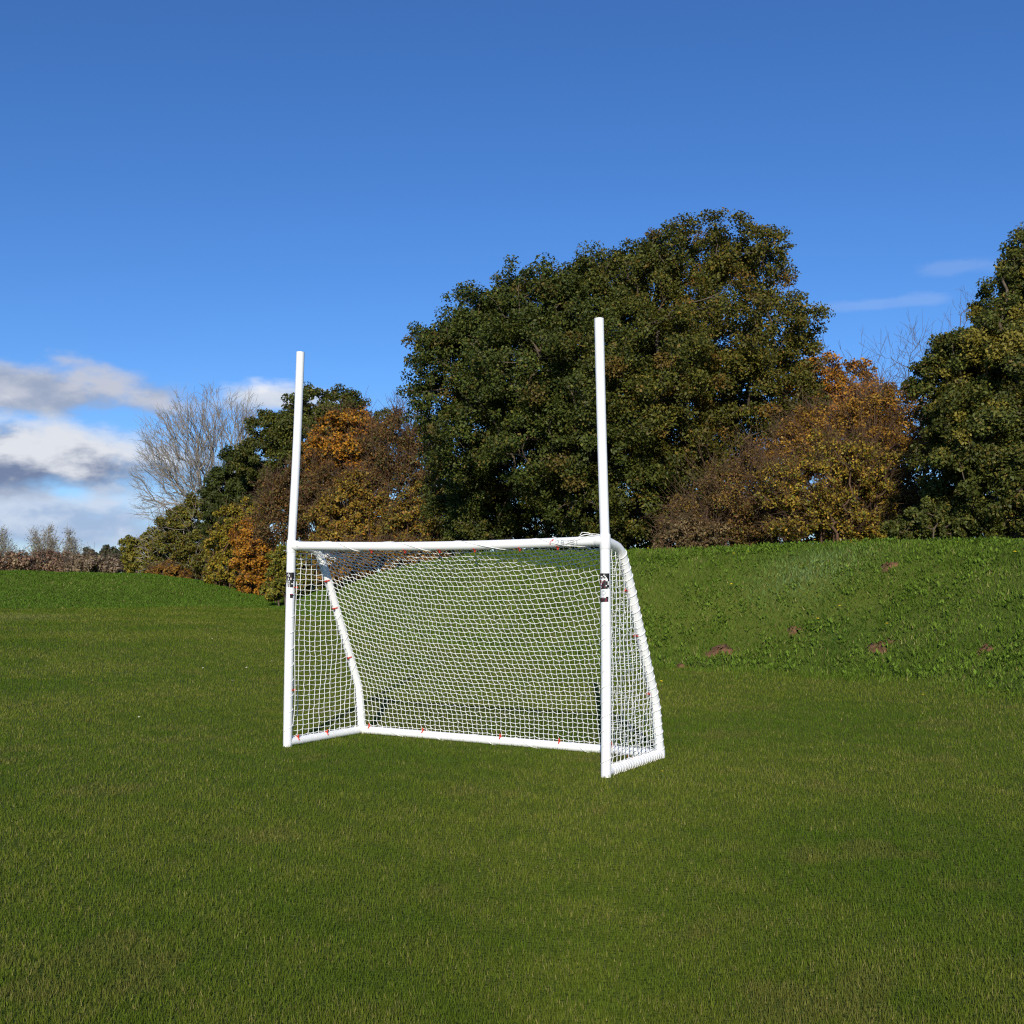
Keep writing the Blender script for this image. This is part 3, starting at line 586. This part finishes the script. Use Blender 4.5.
SL = side(FLb, BLb, (358.5, 686), (319, 549), FLj, 0); SR = side(FRb, BRb, (655.5, 703), (622, 549), FRj, 1)
def smooth_path(P, n=40):
    P = np.asarray(P, float); s = np.concatenate([[0], np.cumsum(np.linalg.norm(np.diff(P, axis=0), axis=1))]); t_ = np.linspace(0, s[-1], n)
    return np.stack([np.interp(t_, s, P[:, q]) for q in range(3)], 1)
def soft(P, n=48, it=2):
    Q = smooth_path(P, n)
    for _ in range(it): Q[1:-1] = (Q[:-2]+2*Q[1:-1]+Q[2:])/4
    return Q
SLp, SRp = soft(SL), soft(SR)
M_TUBE = plain('worn_white_tube', (.84, .84, .82), .42, .4, .05, 5)
def bar(name, P, r=RT, k=14, mat_=M_PVC, parent=GOAL):
    b = MB(); b.tube(P, r, k); o = b.build(name, mat_, parent); 
    for pl in o.data.polygons:
        if len(set(pl.vertices)) > 0 and pl.area < 0: pass
    return o
rj = np.random.RandomState(77)
def wob(a, b, n, amp):
    P = np.linspace(a, b, n); ph = rj.uniform(0, 6.28, 3); t_ = np.linspace(0, 1, n)
    return P+np.stack([np.sin(t_*3.14+ph[i_])*0+np.sin(t_*math.pi)*amp*math.sin(ph[i_]) for i_ in range(3)], 1)
for (b_, j_, t_) in ((FLb, FLj, FLt), (FRb, FRj, FRt)):
    bar('post', wob(b_, j_, 12, .006), RT*1.04)
    bar('upright', wob(j_+(t_-j_)*.005, t_, 12, .008), RT*.97)
    # moulded three-way corner fitting
    ax = (t_-j_)/np.linalg.norm(t_-j_); cb = (FRj-FLj)/np.linalg.norm(FRj-FLj)*(1 if j_ is FLj else -1)
    c_ = MB(); c_.tube([j_-ax*.075, j_-ax*.07, j_+ax*.05, j_+ax*.056], [RT*1.08, RT*1.14, RT*1.14, RT*1.06], 16); c_.tube([j_, j_+cb*.085, j_+cb*.09], [RT*1.12, RT*1.12, RT*1.04], 16)
    c_.build('corner_fitting', M_PVC, GOAL)
BOW = .026                                                      # the long tube droops a little
def bar_pt(f): return FLj+(FRj-FLj)*f-np.array([0, 0, BOW*math.sin(math.pi*f)])
bar('crossbar', [bar_pt(f) for f in np.linspace(.012, .988, 24)])
bar('back_strut', SLp); bar('back_strut', SRp)
bar('side_base_bar', np.linspace(FLb+up, BLb+up, 4)); bar('side_base_bar', np.linspace(FRb+up, BRb+up, 4))
bar('back_base_bar', np.linspace(BLb+up, BRb+up, 8))
for q in (BLb+up, BRb+up):
    c_ = MB(); c_.tube([q-[0, 0, .035], q+[0, 0, .012], q+[0, 0, .040]], [RT*1.1, RT*1.12, RT*1.1], 14); c_.build('corner_fitting', M_PVC, GOAL)
# the nets
def net(name, G, r, rng, jit=.004):
    """G (rows, cols, 3) grid of knots -> cords"""
    G = G+rng.normal(size=G.shape)*jit; nr_, nc_ = G.shape[:2]; mb = MB()
    for A, B in ((G[:, :-1], G[:, 1:]), (G[:-1], G[1:])):
        a, b = A.reshape(-1, 3), B.reshape(-1, 3); mid = (a+b)/2; sag = np.linalg.norm(b-a, axis=1, keepdims=True)*.05; mid = mid-np.concatenate([0*sag, 0*sag, sag], 1)
        R = np.full(len(a), r); mb.segs(a, mid, R, R, 4); mb.segs(mid, b, R, R, 4)
    K = G.reshape(-1, 3); e = np.array([[.0, 0, r*1.9]]); mb.segs(K-e, K+e, np.full(len(K), r*1.5), np.full(len(K), r*1.5), 4)   # knots
    return mb.build(name, M_NET, GOAL, smooth=False)
rn = np.random.RandomState(5)
# back net: at the struts it follows them, between them it runs slackly from crossbar to base bar
nrow, ncol = 44, 62
sl = smooth_path(SLp, nrow+1); sr = smooth_path(SRp, nrow+1)
G = np.zeros((nrow+1, ncol+1, 3)); W_ = np.linalg.norm(FRb-FLb)
for c_ in range(ncol+1):
    f = c_/ncol; edge = .22+.78*np.exp(-min(f, 1-f)*W_/.55)
    prof = sl*(1-f)+sr*f
    top_, bot_ = FLj*(1-f)+FRj*f-[0, 0, RT+.006+BOW*math.sin(math.pi*f)], (BLb*(1-f)+BRb*f)+up*1.7
    tt = np.linspace(0, 1, nrow+1)[:, None]; chord = top_*(1-tt)+bot_*tt
    nb = (BLb-FLb)/np.linalg.norm(BLb-FLb)
    chord = chord+nb*(.26*np.sin(math.pi*tt)**.8)*(1-tt*.25)-np.array([0, 0, 1])*(.05*np.sin(math.pi*tt))
    wv = .025*np.sin(f*9+tt*4)+.018*np.sin(f*23+2)*np.sin(math.pi*tt)
    G[:, c_] = prof*edge+chord*(1-edge)+nb*wv*(1-edge)
    if edge > .97: G[:, c_] = prof+nb*.04+np.array([0, 0, .01])
# knots slide along the cords: the slack mesh leans alternately
tt = np.linspace(0, 1, nrow+1)[:, None]; ff = np.linspace(0, 1, ncol+1)[None]
dirx = (FRb-FLb)/W_
G += (np.sin(math.pi*tt)*np.sin(math.pi*ff)*(.05*np.sin(ff*6+tt*5)))[..., None]*dirx
zz = ((np.arange(nrow+1)[:, None]+np.arange(ncol+1)[None]) % 2)*2-1
G[1:-1, 1:-1, 2] += (zz*.005)[1:-1, 1:-1]
G[1:-1, 1:-1] += (((np.arange(nrow+1) % 2)*2-1)[1:-1, None, None]*.0045)*dirx
net('back_net', G, .0031, rn, .0025)
def side_net(f, j_, sp, b):
    """grid between the post and the strut"""
    rows, step = 37, .078; spd = smooth_path(sp, 400); n0 = (b-f)/np.linalg.norm(b-f); dep = (spd-f)@n0; nx = np.cross(n0, [0, 0, 1]); mb = MB(); KN = []
    zs = np.linspace(j_[2]-RT-.04, .05, rows+1)
    def far_at(z): return max(dep[np.nonzero(spd[:, 2] >= z)[0][-1]], .06)-RT*.6
    cols = int(dep.max()/step)+1
    def knot(r_, c_):
        z = zs[r_]; x_ = min(RT+.012+c_*step*(1+.012*math.sin(r_*.4+c_)*(c_ > 0)), far_at(z)); t2 = x_/max(dep.max(), .1)
        p = f+(j_-f)*(z/j_[2]); q = p+n0*x_
        q[2] -= .035*math.sin(math.pi*min(t2, 1))*math.sin(math.pi*r_/rows)-(((r_+c_) % 2)*2-1)*.004
        return q+nx*(.010*math.sin(math.pi*min(t2, 1))*math.sin(math.pi*r_/rows)*math.sin(r_*.3+c_*.2))+rn.normal(size=3)*.003, x_ >= far_at(z)-1e-6
    K = [[knot(r_, c_) for c_ in range(cols+1)] for r_ in range(rows+1)]; A, B = [], []
    for r_ in range(rows+1):
        for c_ in range(cols+1):
            q, e_ = K[r_][c_]; KN.append(q)
            if c_ < cols and not e_: A.append(q); B.append(K[r_][c_+1][0])
            if r_ < rows and not (e_ and c_ and K[r_][c_-1][1]): A.append(q); B.append(K[r_+1][c_][0])
    A, B = np.array(A), np.array(B); mid = (A+B)/2; mid[:, 2] -= np.linalg.norm(B-A, axis=1)*.05; R = np.full(len(A), .0038); mb.segs(A, mid, R, R, 4); mb.segs(mid, B, R, R, 4)
    KN = np.array(KN); e = np.array([[0, 0, .007]]); mb.segs(KN-e, KN+e, np.full(len(KN), .0052), np.full(len(KN), .0052), 4)
    mb.build('side_net', M_NET, GOAL, smooth=False)
side_net(FLb, FLj, SLp, BLb); side_net(FRb, FRj, SRp, BRb)
# lacing: net edge cord wound round the tubes
def lacing(P, pitch, r, rope, amp=.3, phase=0.):
    P = smooth_path(P, 2); Lg = np.linalg.norm(P[1]-P[0])
def helix(path, pitch, r, rope):
    P = smooth_path(path, 600); s = np.linspace(0, np.linalg.norm(np.diff(P, axis=0), axis=1).sum(), 600); T = np.gradient(P, axis=0); T /= np.linalg.norm(T, axis=1, keepdims=True)
    ref = np.array([.3, -.9, .2]); A = np.cross(T, ref); A /= np.linalg.norm(A, axis=1, keepdims=True); B = np.cross(T, A)
    th = 2*math.pi*s/pitch+.5*np.sin(s*7); rr_ = r*(1+.05*np.sin(s*31))
    b = MB(); b.tube(P+rr_[:, None]*(np.cos(th)[:, None]*A+np.sin(th)[:, None]*B), rope, 5, caps=False); return b
def laced(paths):
    big = MB()
    for p_, pitch, r, rope in paths:
        h = helix(p_, pitch, r, rope); big.add(np.concatenate(h.V), np.concatenate(h.F))
    big.build('net_lacing', M_ROPE, GOAL)
laced([(np.array([FRj-[0, 0, .62], FRb+[0, 0, .05]]), .13, RT*1.04, .0036)])
laced([(np.array([FLj-[0, 0, .62], FLb+[0, 0, .08]]), .16, RT*1.03, .0030)])
laced([(SRp[6:], .08, RT*1.05, .0040)]); laced([(np.array([FRb+up+(BRb-FRb)*.05, BRb+up]), .05, RT*1.07, .0048)])
laced([(SLp[6:], .30, RT*1.05, .0030)]); laced([(np.array([FLb+up, BLb+up]), .22, RT*1.05, .003)]); laced([(np.array([BLb+up, BRb+up]), .55, RT*1.05, .0032)])
laced([(np.array([bar_pt(f) for f in np.linspace(0, 1, 20)]), .8, RT*1.06, .0030)])
# loose cord ends hanging by the posts and lying over the right end of the crossbar
def cord(pts, r=.004):
    P = soft(np.array(pts), 40, 4); b = MB(); b.tube(P, r, 6); b.build('cord', M_ROPE, GOAL)
nb = (BLb-FLb)/np.linalg.norm(BLb-FLb); ez = np.array([0, 0, 1.]); fwd = -np.cross(dirx, ez)*-1
fr = np.cross(dirx, ez); fr = fr if fr[1] < 0 else -fr       # towards the camera
cord([FRj-dirx*.50+fr*.02+ez*.040, FRj-dirx*.36+fr*.045-ez*.0, FRj-dirx*.28+fr*.045+ez*.01, FRj-dirx*.20+fr*.01+ez*.055, FRj-dirx*.10+ez*.06, FRj-dirx*.04+ez*.05])
cord([FRj-dirx*.42-ez*.045+fr*.01, FRj-dirx*.34+fr*.046-ez*.02, FRj-dirx*.22+fr*.044+ez*.015, FRj-dirx*.12+fr*.02+ez*.047, FRj-dirx*.06+fr*.03+ez*.04])
cord([FRj-dirx*.24+ez*.05, FRj-dirx*.22+ez*.075, FRj-dirx*.16+ez*.07, FRj-dirx*.12+ez*.052])
cord([FLj+dirx*.05+fr*.045, FLj+dirx*.25+fr*.03-ez*.03, FLj+dirx*.5+fr*.0-ez*.055, FLj+dirx*1.0-ez*.06+nb*.02])
cord([FLb+(FLj-FLb)*.82+dirx*.05+nb*.03, FLb+(FLj-FLb)*.55+dirx*.045+nb*.02, FLb+(FLj-FLb)*.2+dirx*.06+nb*.03, FLb+(FLj-FLb)*.1+dirx*.035+nb*.03])
cord([BLb+(FLb-BLb)*.05+fr*.05+ez*.02, BLb+(FLb-BLb)*.2+fr*.09+ez*.012, BLb+(FLb-BLb)*.35+fr*.05+ez*.02])
# red clips that hold the net to the tubes
def clip(P, T, o_):
    """open C-shaped clip round a tube at P with axis T, its tab towards o_"""
    P = np.array(P); T = T/np.linalg.norm(T); o_ = o_-T*np.dot(o_, T); o_ /= np.linalg.norm(o_); s_ = np.cross(T, o_); b = MB()
    th = np.linspace(-.75, .75, 7)
    arc = np.array([P+(RT+.006)*(math.cos(a_)*o_+math.sin(a_)*s_) for a_ in th])
    for q in (-.004, .004): b.tube(arc+T*q, .003, 6)
    b.tube([P+o_*(RT+.004), P+o_*(RT+.022)-ez*.004, P+o_*(RT+.030)+ez*.008], [.008, .010, .006], 6)
    b.build('net_clip', M_RED, GOAL)
def on_line(a, b, px):
    best = min((abs(project(a+(b-a)*f)[0]-px), f) for f in np.linspace(0, 1, 400)); return a+(b-a)*best[1]
def project(q):
    c, s = math.cos(PITCH), math.sin(PITCH); z = q[2]-CAM_H; dep = q[1]*c+z*s; return 512+F_PX*q[0]/dep, 512-F_PX*(-q[1]*s+z*c)/dep
mid_up = ez*.95+fr*.35
for px in (296, 325): clip(on_line(FLb+up, BLb+up, px), BLb-FLb, mid_up+dirx*.6)
for px in (370, 424, 501, 560, 613): clip(on_line(BLb+up, BRb+up, px), dirx, mid_up)
for px in (633,): clip(on_line(FRb+up, BRb+up, px), BRb-FRb, ez-dirx*.9)
def on_strut(S, py):
    i_ = int(np.argmin([abs(project(q)[1]-py)+(0 if n_ > 8 else 99) for n_, q in enumerate(S)])); return S[i_], S[i_]-S[max(0, i_-1)]
for py in (578, 606, 657): clip(*on_strut(SLp, py), fr+dirx*.3)
for py in (588, 636, 693): clip(*on_strut(SRp, py), fr-dirx*.9)
for px in (372, 405, 440, 475, 520, 558): clip(min((abs(project(bar_pt(f))[0]-px), tuple(bar_pt(f))) for f in np.linspace(0, 1, 400))[1], dirx, -ez+fr*.1)
for f in (.28, .79): clip(FLb+(FLj-FLb)*f, ez, nb+dirx*1.2)
# printed marks, curved round the tube and 1.5 mm proud of it
def print_patch(name, origin, axis, across, rows, cell_a, cell_c, r, keymap, parent=GOAL, turn=0.):
    """rows of characters; each character is a cell of print; '.' is bare tube"""
    axis = axis/np.linalg.norm(axis); V, F_, mi = [], [], []; keys = list(keymap); nrm = fr-axis*np.dot(fr, axis); nrm /= np.linalg.norm(nrm); acr = np.cross(axis, nrm); acr = acr if np.dot(acr, across) > 0 else -acr
    wid = max(len(r_) for r_ in rows)
    for i_, row in enumerate(rows):
        for j__, ch in enumerate(row):
            if ch not in keymap: continue
            q = []
            for da, dc in ((0, 0), (0, 1), (1, 1), (1, 0)):
                th = (j__+dc-wid/2)*cell_c/r+turn; q.append(origin-axis*(i_+da)*cell_a+(r+.0015)*(math.cos(th)*nrm+math.sin(th)*acr))
            n_ = len(V); V += q; F_.append([n_, n_+1, n_+2, n_+3]); mi.append(keys.index(ch))
    return mesh_obj(name, np.array(V), np.array(F_), None, parent, mats=[keymap[k] for k in keys], midx=mi)
KM = {'#': M_BLACK, 'm': M_MAROON, 'w': M_NET, 'g': M_GREYPRINT, 'r': M_REDPRINT}
STL = ['m#########', '###w######', '##w#w#####', '####w#####', '######m###', 'm##w##w###', '###w##w##.', '##########', '####w####.', 'm########.', '..#w###w..', '.########.', '.###m####.', '.########.', '..........', '...gg.....', '..g..g....', '..g..g....', '...gg.....', '..........',
       'mmmmmmmmm.', '####w#####', '##w#m####.', '#########.']
STR = ['m#########', '####w#####', '#ww##w####', '.##.##.###', '...w.w..##', 'mmw.mm..##', 'mm.#####w#', 'm.mm####w#', 'mw######.#', '.mm###w###', '..###m####', '.m######.#', '..........', '...gg.....', '..g..g....', '..g..g....', '...gg.....', '..........',
       'ggggg.###.', '###m##m##.', '##m###m##.', '#####mm##.']
def post_at(b_, j_, py, px): return on_line_y(b_, j_, py)
def on_line_y(a, b, py):
    best = min((abs(project(a+(b-a)*f)[1]-py), f) for f in np.linspace(0, 1, 600)); return a+(b-a)*best[1]
print_patch('sticker', on_line_y(FLb, FLj, 572.5), FLj-FLb, dirx, STL, .0108, .0092, RT*1.04+.001, KM, turn=.42)
print_patch('sticker', on_line_y(FRb, FRj, 573.5), FRj-FRb, dirx, STR, .0112, .0092, RT*1.04+.001, KM, turn=.30)
TXT = ['...rr...............................', '..rr....ggg..gggg.ggggg..gggg..g....', '.r.....g..g..g..g.....g.g......g....', '.r....g...g..gggg....g...ggg...g....', 'r.....g..g...g..g...g.......g..g....', 'r......gg....gggg..g....gggg...g....']
print_patch('crossbar_print', FRj-dirx*.40+ez*0+fr*0, ez*1.0, dirx, ['']*1, .01, .01, RT, KM) if False else None
def bar_print(origin, axis, rows, ca, cc, r):
    axis = axis/np.linalg.norm(axis); V, F_, mi = [], [], []; keys = list(KM)
    for i_, row in enumerate(rows):
        for j__, ch in enumerate(row):
            if ch not in KM: continue
            q = []
            for di, dj in ((0, 0), (1, 0), (1, 1), (0, 1)):
                th = (len(rows)/2-i_-di)*ca/r; q.append(origin+axis*(j__+dj)*cc+(r+.0015)*(math.cos(th)*fr+math.sin(th)*ez))
            n_ = len(V); V += q; F_.append([n_, n_+1, n_+2, n_+3]); mi.append(keys.index(ch))
    mesh_obj('print', np.array(V), np.array(F_), None, GOAL, mats=[KM[k] for k in keys], midx=mi)
bar_print(bar_pt(1-.36/W_)-dirx*.16, dirx, TXT, .0085, .0085, RT+.001)
